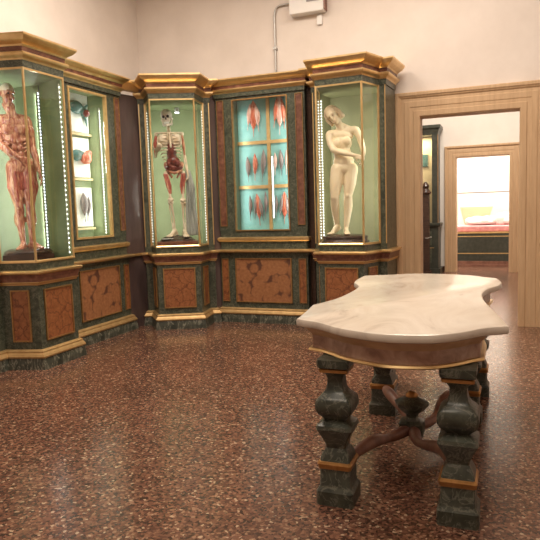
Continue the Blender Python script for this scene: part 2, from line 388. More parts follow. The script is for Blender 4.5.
def low_entablature(root, path, poly):
    MB().prism(poly, 2.973, 3.193).build('entablature_core', 'wood', root)
    MB().sweep(path, [(-.02, 2.977), (.01, 2.977), (.012, 3.033), (-.02, 3.033)]).build('architrave', 'green', root)
    k = .8
    MB().sweep(path, [(-.02, 3.029), (.015, 3.029), (.022, 3.041), (.05 * k, 3.057), (.058 * k, 3.069), (.058 * k, 3.081), (.03 * k, 3.09), (-.02, 3.09)]).build('lower_cornice', 'gold', root)
    MB().sweep(path, [(-.02, 3.089), (.026, 3.089), (.03, 3.129), (-.02, 3.129)]).build('cornice_frieze', 'frieze', root)
    MB().sweep(path, [(-.02, 3.125), (.036, 3.125), (.045, 3.137), (.07 * k, 3.149), (.095 * k, 3.161), (.118 * k, 3.178), (.128 * k, 3.189), (.128 * k, 3.204), (-.02, 3.204)]).build('cornice', 'gold', root)

def led_strip(root, x, y, z0, z1, facing, cold=False, pitch=.036):
    """LED tape: flat profile with small domes, facing = plan angle it shines towards"""
    dx, dy = math.cos(facing), math.sin(facing); mb = MB()
    t = Vector((-dy, dx)); c = Vector((x, y))
    mb.obox(c - t * .011, c + t * .011, 0, .008, z0, z1, 0)
    z = z0 + .02
    while z < z1 - .01:
        p = c + Vector((dx, dy)) * .008
        mb.ell((p.x, p.y, z), (.0075, .0075, .0085), 6, 4, 1); z += pitch
    return mb.build('light_strip', ['led_base', 'led_cold' if cold else 'led'], root)

def area(name, loc, direction, sx, sy, power, color):
    l = bpy.data.lights.new(name, 'AREA'); l.shape = 'RECTANGLE'; l.size = sx; l.size_y = sy; l.energy = power; l.color = color
    o = bpy.data.objects.new(name, l); COL.objects.link(o); o.location = loc
    o.rotation_euler = Vector(direction).to_track_quat('-Z', 'Y').to_euler(); return o

A_, CX_, CY_, PW_ = .277, .098, .361, .085
def bay(label, loc, rz, depth, led_power, cold=False, paint='inner', closed=False):
    root = thing('display_cabinet', label, 'cabinet', loc, rz, 'display cabinets along the walls')
    xo = A_ + CX_ + PW_; xc = A_ + CX_
    BL, PL, CL, FL = (-xo, depth), (-xo, CY_), (-xc, CY_), (-A_, 0)
    FR, CR, PR, BR = (A_, 0), (xc, CY_), (xo, CY_), (xo, depth)
    path = [BL, PL, CL, FL, FR, CR, PR, BR]
    MB().prism(path, 0, .98).build('pedestal', 'green', root)
    mouldings(root, path)
    MB().prism([(-xo, depth), (-xo, CY_ + .0), (-xc - .0, CY_), (-A_ - .0, .0), (A_, 0), (xc, CY_), (xo, CY_), (xo, depth)], .98, 1.055).build('sill', 'green', root)
    panel_on(None, root, FL, FR, .085, 2 * A_ - .085, .285, .775, 'panel')
    L = math.hypot(CX_, CY_)
    panel_on(None, root, CL, FL, L * .27, L * .72, .285, .775, 'panel')
    panel_on(None, root, FR, CR, L * .28, L * .73, .285, .775, 'panel')
    # vitrine shell
    MB().box(-xo + .015, xo - .015, depth - .03, depth - .002, 1.055, 2.92).build('back_board', paint, root)
    for s in (-1, 1):
        x0, x1 = sorted((s * xc, s * xo))
        MB().box(x0, x1, CY_, CY_ + .05, 1.055, 2.92).build('pilaster', 'green', root)
        MB().box(x0 + (.021 if s < 0 else 0), x1 - (.021 if s > 0 else 0), CY_ + .05, depth - .03, 1.055, 2.92).build('side_wall', paint, root)
        xs0, xs1 = sorted((s * (xo - .0), s * (xo - .02)))
        MB().box(xs0, xs1, CY_ + .05, depth, 1.055, 2.92).build('side_cladding', 'green', root)
        MB().box(s * xc - .012, s * xc + .012, CY_ - .014, CY_ + .01, 1.055, 2.92).build('edge_strip', 'gold', root)
        MB().box(s * (xo - .006) - .006, s * (xo - .006) + .006, CY_ - .008, CY_ + .004, 1.055, 2.92).build('edge_strip', 'gold', root)
    ins = [(-xc, depth - .03), (-xc, CY_), (-A_, .01), (A_, .01), (xc, CY_), (xc, depth - .03)]
    MB().prism(ins, 1.055, 1.062).build('vitrine_floor', 'inner_dark', root)
    MB().prism(ins, 2.908, 2.916).build('vitrine_ceiling', paint, root)
    if closed:
        MB().obox(FR, CR, -.03, -.012, 1.062, 2.91).build('side_lining', paint, root)
        MB().obox(FR, CR, -.012, -.002, 1.062, 2.91).build('side_cladding', 'green', root)
        led_strip(root, A_ - .02, .03, 1.10, 2.86, -PI / 2 - .7, False, .05)  # row of white dots along the front right mullion, built as a strip
    for a, b in (((CL, FL), (FL, FR)) if closed else ((CL, FL), (FL, FR), (FR, CR))):
        MB().obox(a, b, -.008, -.003, 1.07, 2.91).build('glass_pane', 'glass', root)
    for s in (-1, 1):
        MB().lathe([(.013, 1.055), (.013, 2.92)], 8, (s * A_, 0)).build('mullion', 'gold', root)
    gp = [CL, FL, FR, CR]
    MB().sweep(gp, [(-.015, 1.055), (.012, 1.055), (.012, 1.068), (.004, 1.08), (-.015, 1.08)]).build('glass_rail', 'gold', root)
    MB().sweep(gp, [(-.015, 2.902), (.008, 2.902), (.008, 2.92), (-.015, 2.92)]).build('glass_rail', 'gold', root)
    entablature(root, path, path)
    for s in (-1, 1):
        led_strip(root, s * (xc - .014), CY_ + .05, 1.10, 2.84, -PI / 2, cold)
    # the light of the tapes
    Rm = Matrix.Rotation(rz, 4, 'Z')
    for s in (-1, 1):
        p = Vector(loc) + Rm @ Vector((s * (xc - .006), CY_ + .08, 1.97)); d = Rm @ Vector((-s * .75, .66, 0))
        area('vitrine_light', p, d, .02, 1.7, led_power, (1, 1, .9) if not cold else (.92, .97, 1))
    return root, Rm

bayA, RA = bay('tall glazed cabinet at the left edge holding the red flayed male figure', (-4.286, 4.942, 0), PI / 2, .76, 6, True, closed=True)
bayC, RC = bay('tall glazed cabinet in the room corner holding the standing skeleton', (-3.934, 6.809, 0), math.radians(25.64), .86, 4)
bayE, RE = bay('tall glazed cabinet beside the doorway holding the pale female nude', (-1.832, 6.98, 0), math.radians(-4), .82, 6, paint='inner_olive')

def window_cabinet(label, loc, rz, W, depth, ox0, ox1, back_mat, back_y):
    """flat fronted cabinet with one glazed door between marble side strips"""
    root = thing('display_cabinet', label, 'cabinet', loc, rz, 'display cabinets along the walls')
    h = W / 2; path = [(-h, depth), (-h, 0), (h, 0), (h, depth)]
    MB().prism(path, 0, .98).build('pedestal', 'green', root)
    mouldings(root, path, red=False)
    MB().prism([(-h + .01, depth), (-h + .01, .012), (h - .01, .012), (h - .01, depth)], .98, 1.22).build('sill', 'green', root)
    MB().sweep([(-h + .01, depth), (-h + .01, .012), (h - .01, .012), (h - .01, depth)], [(-.01, 1.085), (.02, 1.085), (.032, 1.10), (.034, 1.13), (.015, 1.145), (-.01, 1.145)]).build('sill_moulding', 'gold', root)
    f0, f1 = (-h, 0), (h, 0)
    panel_on(None, root, f0, f1, .235, W - .235, .285, .85, 'panel_big')
    panel_on(None, root, f0, f1, .03, .115, .285, .85, 'panel', fr=.008)
    panel_on(None, root, f0, f1, W - .115, W - .03, .285, .85, 'panel', fr=.008)
    # upper carcass
    MB().box(-h + .02, h - .02, depth - .03, depth, 1.22, 2.976).build('back_board', 'inner_dark', root)
    ins_m = 'inner' if back_mat == 'inner' else 'inner_dark'
    MB().box(-h + .005, -h + .03, .06, depth, 1.22, 2.976).build('side_board', 'green', root)
    MB().box(h - .03, h - .005, .06, depth, 1.22, 2.976).build('side_board', 'green', root)
    MB().box(-h, ox0 - .0, .012, .06, 1.22, 2.976).build('stile', 'green', root)
    MB().box(ox1, h, .012, .06, 1.22, 2.976).build('stile', 'green', root)
    MB().box(ox0, ox1, .012, .06, 2.94, 2.976).build('top_rail', 'green', root)
    MB().box(ox0, ox1, .012, depth - .03, 1.215, 1.225).build('bottom_board', 'inner', root)
    MB().box(ox0 - .02, ox0, .06, depth - .03, 1.22, 2.976).build('inner_side', ins_m, root)
    MB().box(ox1, ox1 + .02, .06, depth - .03, 1.22, 2.976).build('inner_side', ins_m, root)
    MB().box(ox0, ox1, .06, depth - .03, 2.957, 2.972).build('top_board', 'inner', root)
    u0 = (-h, .012); u1 = (h, .012)
    panel_on(None, root, u0, u1, .03, .115, 1.30, 2.94, 'frieze', fr=.007)
    panel_on(None, root, u0, u1, W - .115, W - .03, 1.30, 2.94, 'frieze', fr=.007)
    fr = .015 if back_mat == 'cyan' else .022
    d = MB().box(ox0, ox0 + fr, -.002, .045, 1.225, 2.945).box(ox1 - fr, ox1, -.002, .045, 1.225, 2.945)
    d.box(ox0 + fr, ox1 - fr, -.002, .045, 1.225, 1.225 + fr).box(ox0 + fr, ox1 - fr, -.002, .045, 2.945 - fr, 2.945)
    door = d.build('door', 'dull_gold' if back_mat == 'cyan' else 'bar', root)
    MB().box(ox0 + fr, ox1 - fr, .018, .022, 1.247, 2.923).build('door_glass', 'glass', door)
    MB().box(ox0 + .001, ox1 - .001, back_y, back_y + .015, 1.226, 2.955).build('lining_board', back_mat, root)
    entablature(root, path, path, False)
    return root

# B : between the flayed figure and the skeleton, on the left wall.  local x -> world +Y, local -y -> world +X
BY0, BY1 = 5.41, 6.62; BW = BY1 - BY0; BC = (BY0 + BY1) / 2
cabB = window_cabinet('flat glazed cabinet on the left wall between flayed figure and skeleton, holding white plaques', (-4.566, BC, 0), PI / 2, BW, .47, 5.64 - BC, 6.34 - BC, 'inner', .30)
led_strip(cabB, 6.34 - BC - .03, .10, 1.26, 2.80, -PI / 2)
led_strip(cabB, 5.64 - BC + .05, .10, 1.26, 2.80, -PI / 2)
for yy, s in ((6.29, -1), (5.70, 1)):
    area('cabinet_light', (-4.566 - .10, yy, 2.03), (-.75, s * .6, 0), .02, 1.5, 3.2, (.97, 1, .93))
# filler panels between flat cabinets and the corner cabinet
MB().obox((-4.60, 6.62), (-4.52, 6.95), -.03, 0, 0, 3.02).build('filler', 'purple')
fl = bpy.data.objects['filler']; fl.name = 'filler_panel'; fl.data.name = 'filler_panel'
tag(fl, 'narrow dark purple upright panel left of the skeleton cabinet', 'panel', 'narrow dark panels between the cabinets')
MB().obox((-4.60, 6.62), (-4.52, 6.95), 0, .05, 3.06, 3.17).build('gilt_moulding', 'gold', fl)
MB().obox((-4.60, 6.62), (-4.52, 6.95), 0, .03, .945, .98).build('gilt_moulding', 'gold', fl)
DX_0, DX_1 = -3.63, -2.385; DW = DX_1 - DX_0; DC = (DX_0 + DX_1) / 2
cabD = window_cabinet('flat glazed cabinet with six turquoise panes of wax muscles, between skeleton and pale nude', (DC, 7.41, 0), 0, DW, .448, -3.39 - DC, -2.615 - DC, 'cyan', .19)
# gilt grid of the turquoise board
gx0, gx1 = -3.39 - DC, -2.615 - DC; gm = -2.945 - DC
grid = MB().box(gm - .022, gm + .022, .165, .19, 1.226, 2.95)
for zz in (2.39, 1.805): grid.box(gx0, gm - .022, .165, .19, zz - .022, zz + .022).box(gm + .022, gx1, .165, .19, zz - .022, zz + .022)
grid.build('gilt_grid', 'bar', cabD)
led_strip(cabD, gm + .055, .15, 1.38, 2.2, -PI / 2, True, .016)  # white upright line right of the grid bar, built as a strip
for xx, s in ((-3.33, 1), (-2.66, -1)):
    area('cabinet_light', (xx, 7.41 + .07, 2.03), (s * .9, .43, 0), .02, 1.5, 1.6, (.97, 1, .95))
fr2 = MB().obox((-3.70, 7.36), (-3.625, 7.45), -.03, 0, 0, 3.02).build('filler_panel', 'purple')
tag(fr2, 'narrow dark purple upright panel right of the skeleton cabinet', 'panel', 'narrow dark panels between the cabinets')
fr3 = MB().box(-2.385, -2.315, 7.50, 7.53, 0, 3.02).build('filler_panel', 'wood')
tag(fr3, 'narrow dark strip between turquoise cabinet and pale nude cabinet', 'panel', 'narrow dark panels between the cabinets')

# small lamp in the ceiling of the skeleton cabinet
lampC = MB().lathe([(.03, 2.845), (.034, 2.86), (.034, 2.905)], 14, (.02, .62)).build('spot_lamp', 'steel', bayC, 40)
MB().lathe([(.024, 2.838), (.026, 2.846)], 14, (.02, .62)).build('lamp_face', 'lamp', lampC)

# ------------------------------------------------------------------ figures
def face_features(root, c, yaw, tilt, s=1.0, name='eye', mat='eye_dark'):
    R = Matrix.Rotation(yaw, 3, 'Z') @ tilt
    for sx in (-1, 1):
        p = Vector(c) + R @ (Vector((sx * .030, -.083, .004)) * s)
        MB().ell(p, (.010 * s, .006 * s, .005 * s), 8, 5).build(name, mat, root, 180)

def hand(mb, wrist, direction, palm_n, size=.165, curl=.35, side=1):
    """palm, four fingers of unequal length and a thumb; direction = towards finger tips, palm_n = out of the palm"""
    d = Vector(direction).normalized(); n = Vector(palm_n); n = (n - d * n.dot(d)).normalized(); l = d.cross(n) * side
    w = Vector(wrist); k = size / .165
    for i, o in enumerate((-.024, -.008, .008, .024)):
        mb.cap(w + d * .01 * k + l * o * .6 * k, w + d * .078 * k + l * o * k, .014 * k, .0115 * k, 8)
    for o, Ls in ((-.026, .062), (-.009, .074), (.009, .078), (.026, .068)):
        p = w + d * .078 * k + l * o * k; L = Ls * k
        q = p + (d * math.cos(curl * .6) + n * math.sin(curl * .6)) * L * .48
        r = q + (d * math.cos(curl * 1.5) + n * math.sin(curl * 1.5)) * L * .30
        e = r + (d * math.cos(curl * 2.3) + n * math.sin(curl * 2.3)) * L * .22
        mb.chain([p, q, r, e], [.0095 * k, .0085 * k, .0078 * k, .0065 * k])
    t0 = w + d * .022 * k + l * .022 * k; t1 = t0 + (d * .6 + l * .75 + n * .25).normalized() * .040 * k; t2 = t1 + (d * .9 + l * .3 + n * .3).normalized() * .036 * k
    mb.chain([t0, t1, t2], [.0125 * k, .0105 * k, .0078 * k])
def foot(mb, ankle, direction, L=.2, drop=.06, lift=0):
    d = Vector(direction).normalized(); a = Vector(ankle); side = Vector((-d.y, d.x, 0))
    h = a - Vector((0, 0, drop * .62)) - d * .035
    b = a + d * L * .48 - Vector((0, 0, drop * .72 + lift))
    mb.cap(a, h, .030, .028); mb.cap(a, b, .030, .026); mb.cap(h, b, .026, .026)
    for i, o in enumerate((-.026, -.013, 0, .012, .023)):
        e = a + d * (L * (.80 - .03 * abs(i - 1.2))) + side * o * 1.1 - Vector((0, 0, drop * .86 + lift))
        mb.cap(b + side * o, e, .016, .0105, 8)

def statue_root(label, loc, px_rot):
    return thing('wax_figure', label, 'statue', loc, px_rot, 'wax figures in the tall cabinets')

# --- pale female nude (right cabinet)
ex, ey = -1.868, 7.34
rotE = math.atan2(-ex, ey)      # faces the viewer
eve = statue_root('ivory wax standing female nude with bowed head in the cabinet beside the doorway', (ex, ey, 1.062), rotE)
b = MB(); z0 = .096
# plinth of the figure: dark oval in tiers
b.lathe([(.29, 0), (.295, .02), (.275, .035), (.27, .055), (.28, .066), (.27, .085), (.22, .098), (.15, .107)], 28, (.0, 0), 1, .72)
b.build('base', 'wood', eve, 40)
e = MB()
Z = lambda p: (p[0], p[1], p[2] + z0)
hip = (0.0, 0, .82)
# torso
e.ell(Z((0, .01, .82)), (.150, .098, .105)); e.ell(Z((-.005, .012, .90)), (.128, .088, .10)); e.ell(Z((-.02, .008, 1.0)), (.108, .078, .11))
e.ell(Z((-.025, .01, 1.12)), (.128, .085, .11)); e.ell(Z((-.02, .016, 1.21)), (.138, .075, .075), rot=Matrix.Rotation(.10, 3, 'Y') )
e.ell(Z((-.005, -.045, .90)), (.075, .04, .08))
for sx in (-1, 1):
    e.ell(Z((-.022 + sx * .062, -.062, 1.125 + sx * .012)), (.052, .042, .052))
    e.ell(Z((sx * .07, .06, .80)), (.078, .065, .08))
e.cap(Z((-.02, .02, 1.24)), Z((-.165, .015, 1.235)), .055, .05); e.cap(Z((-.02, .02, 1.25)), Z((.13, .015, 1.275)), .055, .05)
e.cap(Z((-.03, .015, 1.27)), Z((-.075, -.005, 1.40)), .052, .045)
e.cap(Z((.10, .03, 1.275)), Z((-.05, .02, 1.34)), .04, .045)
# head: bowed to the left and forwards
hc = Vector(Z((-.125, -.03, 1.455)))
tilt = Matrix.Rotation(math.radians(-32), 3, 'Y') @ Matrix.Rotation(math.radians(24), 3, 'X'); yawE = math.radians(-28)
RH = Matrix.Rotation(yawE, 3, 'Z') @ tilt
def H(x, y, z): return hc + RH @ Vector((x, y, z))
e.ell(H(0, .005, .025), (.074, .09, .085), rot=RH); e.ell(H(0, -.03, -.04), (.054, .055, .068), rot=RH)
e.ell(H(0, -.062, -.088), (.022, .02, .018), rot=RH)
e.cap(H(0, -.086, .016), H(0, -.104, -.026), .009, .013, 8); e.ell(H(0, -.082, -.056), (.022, .012, .008), rot=RH); e.ell(H(0, -.078, -.068), (.02, .012, .008), rot=RH)
e.ell(H(0, -.08, .026), (.055, .012, .012), rot=RH); e.cap(H(0, -.0, -.05), Z((-.06, .01, 1.36)), .045, .045)
# legs
e.chain([Z((-.075, .01, .80)), Z((-.105, -.015, .62)), Z((-.122, -.035, .47)), Z((-.122, .012, .36)), Z((-.115, .04, .25)), Z((-.10, .075, .125))], [.094, .080, .054, .056, .046, .030])
e.chain([Z((.075, .01, .80)), Z((.062, .0, .63)), Z((.040, -.01, .48)), Z((.040, .015, .36)), Z((.028, .02, .24)), Z((.008, .015, .075))], [.094, .080, .054, .058, .046, .030])
e.ell(Z((-.125, -.06, .475)), (.034, .03, .042)); e.ell(Z((.040, -.042, .485)), (.034, .03, .042))
e.ell(Z((-.12, .045, .345)), (.045, .04, .085)); e.ell(Z((.038, .04, .345)), (.046, .04, .085))
foot(e, Z((-.10, .075, .125)), (-.62, -.75, 0), .2, .07, .045); foot(e, Z((.008, .015, .075)), (.12, -1, 0), .21, .065)
# arms : one crosses the body, the other hangs to meet it
e.chain([Z((-.172, .01, 1.225)), Z((-.165, -.03, 1.13)), Z((-.125, -.085, 1.035)), Z((.02, -.15, .985)), Z((.125, -.155, .955))], [.050, .043, .038, .034, .023])
hand(e, Z((.125, -.155, .955)), (.9, -.05, -.35), (.0, 1, -.1), .15, .45, -1)
e.chain([Z((.150, .01, 1.265)), Z((.190, 0, 1.19)), Z((.216, .0, 1.10)), Z((.232, -.05, 1.03)), Z((.232, -.10, .965))], [.050, .042, .037, .034, .024])
hand(e, Z((.232, -.10, .965)), (-.18, -.2, -1), (-.9, .2, .1), .155, .4, 1)
e.blob('body', 'eve', eve, .0065, 4)
hr = MB(); hr.ell(H(0, .022, .045), (.088, .095, .082), rot=RH); hr.ell(H(0, .055, -.02), (.082, .06, .08), rot=RH)
for sx in (-1, 1):
    hr.chain([H(sx * .072, -.005, .05), H(sx * .086, .0, -.01), H(sx * .082, .0, -.075)], [.026, .03, .024])
for k in range(9):
    a = PI * k / 8; hr.cap(H(.06 * math.cos(a), .02 + .06 * math.sin(a), .07), H(.088 * math.cos(a), .02 + .085 * math.sin(a), -.085), .02, .022, 8)
hr.blob('hair', 'blonde', eve, .006, 2)
for sx in (-1, 1): MB().ell(H(sx * .027, -.079, .004), (.011, .005, .005), 8, 6, rot=RH).build('eye', 'eye_soft', eve, 180)
MB().ell(H(0, -.090, -.062), (.017, .005, .005), 8, 6, rot=RH).build('lips', 'lip_soft', eve, 180)

# --- flayed male (left cabinet)
ax, ay = -4.65, 4.965
rotA = math.atan2(-ax, ay)
adam = statue_root('flayed male wax figure with red muscles and forearm across belly in the leftmost cabinet', (ax, ay, 1.062), rotA); adam.scale = (.9, 1.0, 1.08)
MB().box(-.27, .27, -.22, .22, 0, .06).lathe([(.26, .06), (.265, .075), (.24, .095), (.2, .107)], 28, (0, 0), 1, .78).build('base', ['wood'], adam, 40)
e = MB(); z0 = .092
e.ell(Z((-.02, .01, .80)), (.135, .095, .10)); e.ell(Z((-.035, .01, .93)), (.112, .082, .12)); e.ell(Z((-.055, .005, 1.08)), (.15, .10, .13)); e.ell(Z((-.062, .012, 1.2)), (.16, .085, .07))
for sx in (-1, 1):
    e.ell(Z((-.058 + sx * .068, -.072, 1.135)), (.075, .038, .055)); e.ell(Z((-.02 + sx * .07, .06, .78)), (.075, .06, .075))
    for k, zz in enumerate((1.03, .965, .90)): e.ell(Z((-.042 + sx * .032, -.078, zz)), (.03, .018, .03))
    for k in range(4): e.cap(Z((-.05 + sx * .115, -.05 + k * .004, 1.05 - k * .035)), Z((-.045 + sx * .075, -.085, 1.03 - k * .035)), .013, .009, 8)
e.cap(Z((-.06, .02, 1.24)), Z((-.195, .015, 1.225)), .058, .055); e.cap(Z((-.06, .02, 1.24)), Z((.07, .015, 1.225)), .058, .055)
e.cap(Z((-.07, .012, 1.26)), Z((-.10, -.01, 1.38)), .055, .048)
for sx in (-1, 1): e.cap(Z((-.065 + sx * .03, -.05, 1.255)), Z((-.105 + sx * .05, .0, 1.37)), .014, .018, 8)
e.chain([Z((-.095, .01, .78)), Z((-.095, -.02, .60)), Z((-.065, -.02, .42)), Z((-.07, .015, .31)), Z((-.06, .02, .2)), Z((-.05, .03, .07))], [.09, .082, .052, .054, .042, .029])
e.chain([Z((.06, .01, .78)), Z((.066, -.015, .60)), Z((.05, -.03, .42)), Z((.055, .0, .31)), Z((.05, .02, .2)), Z((.045, .03, .07))], [.09, .08, .052, .054, .042, .029])
for sx, xx in ((-1, -.07), (1, .05)):
    e.ell(Z((xx, -.06, .425)), (.03, .026, .038)); e.ell(Z((xx + sx * .022, .03, .3)), (.04, .042, .085)); e.ell(Z((xx - sx * .02, .035, .29)), (.036, .04, .075))
    e.ell(Z((xx + sx * .03, -.06, .58)), (.034, .03, .12)); e.ell(Z((xx - sx * .025, -.06, .53)), (.032, .028, .075)); e.ell(Z((xx, -.072, .62)), (.032, .026, .12))
foot(e, Z((-.05, .03, .07)), (-.3, -1, 0), .21, .06); foot(e, Z((.045, .03, .07)), (.75, -.8, 0), .21, .06)
e.chain([Z((-.205, .01, 1.21)), Z((-.225, -.01, 1.11)), Z((-.215, -.05, 1.0)), Z((-.12, -.13, .915)), Z((-.025, -.165, .86))], [.056, .048, .04, .038, .025])
hand(e, Z((-.025, -.165, .86)), (.9, -.05, -.25), (0, 1, 0), .16, .4, -1)
e.chain([Z((.078, .01, 1.21)), Z((.105, .0, 1.11)), Z((.118, -.02, .98)), Z((.145, -.07, .87)), Z((.168, -.1, .755))], [.056, .048, .04, .038, .025])
hand(e, Z((.168, -.1, .755)), (.25, -.15, -1), (-.9, 0, -.1), .165, .35, 1)
e.ell(Z((-.215, -.02, 1.11)), (.045, .048, .065)); e.ell(Z((.11, -.02, 1.11)), (.045, .048, .065))
e.blob('body', 'muscle_pale', adam, .0065, 2)
th = MB()
for sx, xx in ((-1, -.082), (1, .062)):
    for k in range(5):
        a = (k - 2) * .035
        th.chain([Z((xx + a * .8, -.082 + abs(a) * .5, .74)), Z((xx + a * 1.1, -.093 + abs(a) * .6, .60)), Z((xx * .8 + a * .7, -.075 + abs(a), .47))], [.014, .02, .010])
th.blob('thigh_muscles', 'muscle', adam, .006, 1)
hc = Vector(Z((-.11, -.02, 1.455))); RH = Matrix.Rotation(math.radians(30), 3, 'Z') @ Matrix.Rotation(math.radians(10), 3, 'Y') @ Matrix.Rotation(math.radians(6), 3, 'X')
hd = MB()
hd.ell(H(0, .01, .03), (.072, .088, .078), rot=RH); hd.ell(H(0, -.03, -.045), (.052, .055, .068), rot=RH); hd.ell(H(0, -.06, -.092), (.024, .02, .018), rot=RH)
hd.cap(H(0, -.086, .012), H(0, -.104, -.026), .009, .013, 8); hd.ell(H(0, -.08, -.058), (.024, .012, .008), rot=RH); hd.ell(H(0, -.08, .028), (.056, .013, .011), rot=RH)
for sx in (-1, 1): hd.ell(H(sx * .045, -.062, -.02), (.016, .018, .016), rot=RH); hd.ell(H(sx * .074, .01, -.01), (.008, .02, .03), rot=RH)
hd.blob('head', 'muscle_pale', adam, .005, 2)
sk = MB(); sk.ell(H(0, .012, .042), (.0745, .09, .072), rot=RH); sk.blob('skull_cap', 'bone', adam, .006, 1)
for sx in (-1, 1): MB().ell(H(sx * .028, -.08, .006), (.012, .007, .008), 8, 6, rot=RH).build('eye', 'eye_dark', adam, 180)

# --- skeleton (corner cabinet)
cx, cy = Vector((-3.934, 6.809, 0)).to_2d() + (Matrix.Rotation(math.radians(25.64), 2) @ Vector((-.03, .36)))
rotC = math.atan2(-cx, cy)
skel = statue_root('standing wax skeleton with dark red belly on a dark rocky base in the corner cabinet', (cx, cy, 1.062), rotC); skel.scale = (1.06, 1.06, 1.09)
bs = MB().box(-.25, .25, -.17, .17, 0, .055)
bs.build('base', 'redwood', skel, bevel=.006)
rk = MB(); rk.ell((0, 0, .06), (.23, .15, .035)); rk.ell((-.09, -.02, .075), (.12, .09, .04)); rk.ell((.07, .02, .07), (.13, .1, .05)); rk.ell((-.03, .04, .085), (.09, .07, .05))
rk.blob('rocky_ground', 'wood', skel, .008, 2)
pl_ = MB().box(-.19, -.05, -.135, -.075, .085, .092).build('name_plate', 'plaque', skel)
z0 = .10
hc = Vector(Z((-.065, -.02, 1.435))); RH = Matrix.Rotation(math.radians(-8), 3, 'Z') @ Matrix.Rotation(math.radians(-8), 3, 'Y')
s = MB(); s.ell(H(0, .015, .03), (.073, .09, .078), rot=RH); s.ell(H(0, -.045, -.03), (.048, .042, .045), rot=RH)
for sx in (-1, 1): s.cap(H(sx * .058, -.045, -.022), H(sx * .07, .02, -.02), .012, .009, 8)
s.ell(H(0, -.078, .032), (.05, .014, .014), rot=RH)
skull = s.blob('skull', 'skull', skel, .005, 2)
s = MB(); s.chain([H(-.058, .0, -.03), H(-.05, -.02, -.085), H(0, -.078, -.098), H(.05, -.02, -.085), H(.058, .0, -.03)], [.012, .014, .015, .014, .012]); s.blob('jaw', 'skull', skull, .005, 1)
for sx in (-1, 1): MB().ell(H(sx * .026, -.083, .004), (.017, .012, .017), 10, 7, rot=RH).build('eye_socket', 'eye_dark', skull, 180)
MB().ell(H(0, -.088, -.022), (.009, .008, .016), 8, 6, rot=RH).build('nose_cavity', 'eye_dark', skull, 180)
MB().box(-.028, .028, -.004, .004, -.012, .012).build('teeth', 'plaque', skull)
tt = [c for c in skull.children if c.name.startswith('teeth')][0]; tt.location = H(0, -.085, -.068)
s = MB()
sp = [(-.055, .0, 1.36), (-.045, .02, 1.28), (-.035, .055, 1.15), (-.02, .05, 1.02), (0, .02, .92), (.0, .05, .82)]
for i in range(len(sp) - 1):
    for k in range(4):
        p = Vector(sp[i]).lerp(Vector(sp[i + 1]), k / 4); s.ell(Z(p), (.026, .024, .015), 10, 6)
s.chain([Z(p) for p in sp], [.014] * len(sp)); s.blob('spine', 'bone', skel, .005, 1)
s = MB()
cxr = lambda z: -.038 + (1.2 - z) * .05
for i in range(9):
    zt = 1.255 - i * .036; wv = .085 + .045 * math.sin(PI * (.15 + i / 11)); dv = .075 + .025 * math.sin(PI * (i / 9))
    for sx in (-1, 1):
        pts = []
        n = 9
        amax = PI * (.94 if i < 6 else .80 - .08 * (i - 6))
        for k in range(n):
            a = amax * k / (n - 1)
            pts.append(Z((cxr(zt) + sx * wv * math.sin(a) ** .8, .055 - .0 - dv * (1 - math.cos(a)), zt - .05 * math.sin(a * .5) + (.018 if a > 2 else 0))))
        s.tube(pts, .0078, 6)
s.cap(Z((-.04, -.105, 1.235)), Z((-.03, -.125, 1.08)), .017, .012)
for sx in (-1, 1):
    s.cap(Z((-.04, -.09, 1.25)), Z((-.04 + sx * .155, -.015, 1.255)), .011, .012, 8); s.ell(Z((-.04 + sx * .11, .075, 1.18)), (.05, .012, .075))
s.blob('rib_cage', 'bone', skel, .0052, 1)
s = MB(); s.ell(Z((-.105, -.055, 1.17)), (.062, .042, .075)); s.ell(Z((.03, -.055, 1.17)), (.062, .042, .075)); s.ell(Z((-.038, .0, 1.17)), (.08, .06, .08))
s.blob('chest_wall', 'bone', skel, .007, 2)
s = MB(); s.ell(Z((-.025, -.03, 1.03)), (.062, .07, .13)); s.ell(Z((-.008, -.02, .91)), (.088, .07, .07)); s.ell(Z((-.006, -.01, .84)), (.115, .065, .045)); s.ell(Z((-.01, -.07, .92)), (.045, .03, .045)); s.ell(Z((.04, -.06, .89)), (.035, .03, .04)); s.ell(Z((-.06, -.055, .88)), (.036, .03, .04))
s.blob('entrails', 'organ', skel, .007, 1)
s = MB()
for sx in (-1, 1):
    s.ell(Z((-.004 + sx * .082, .015, .86)), (.04, .03, .062), rot=Matrix.Rotation(sx * .45, 3, 'Y')); s.cap(Z((sx * .085, -.01, .81)), Z((sx * .02, -.055, .78)), .02, .014, 8); s.cap(Z((sx * .08, .02, .8)), Z((sx * .03, -.02, .725)), .018, .014, 8)
s.ell(Z((0, .05, .82)), (.035, .02, .06)); s.cap(Z((-.03, -.055, .78)), Z((.03, -.055, .78)), .015, .015, 8)
s.blob('pelvis', 'muscle_pale', skel, .006, 1)
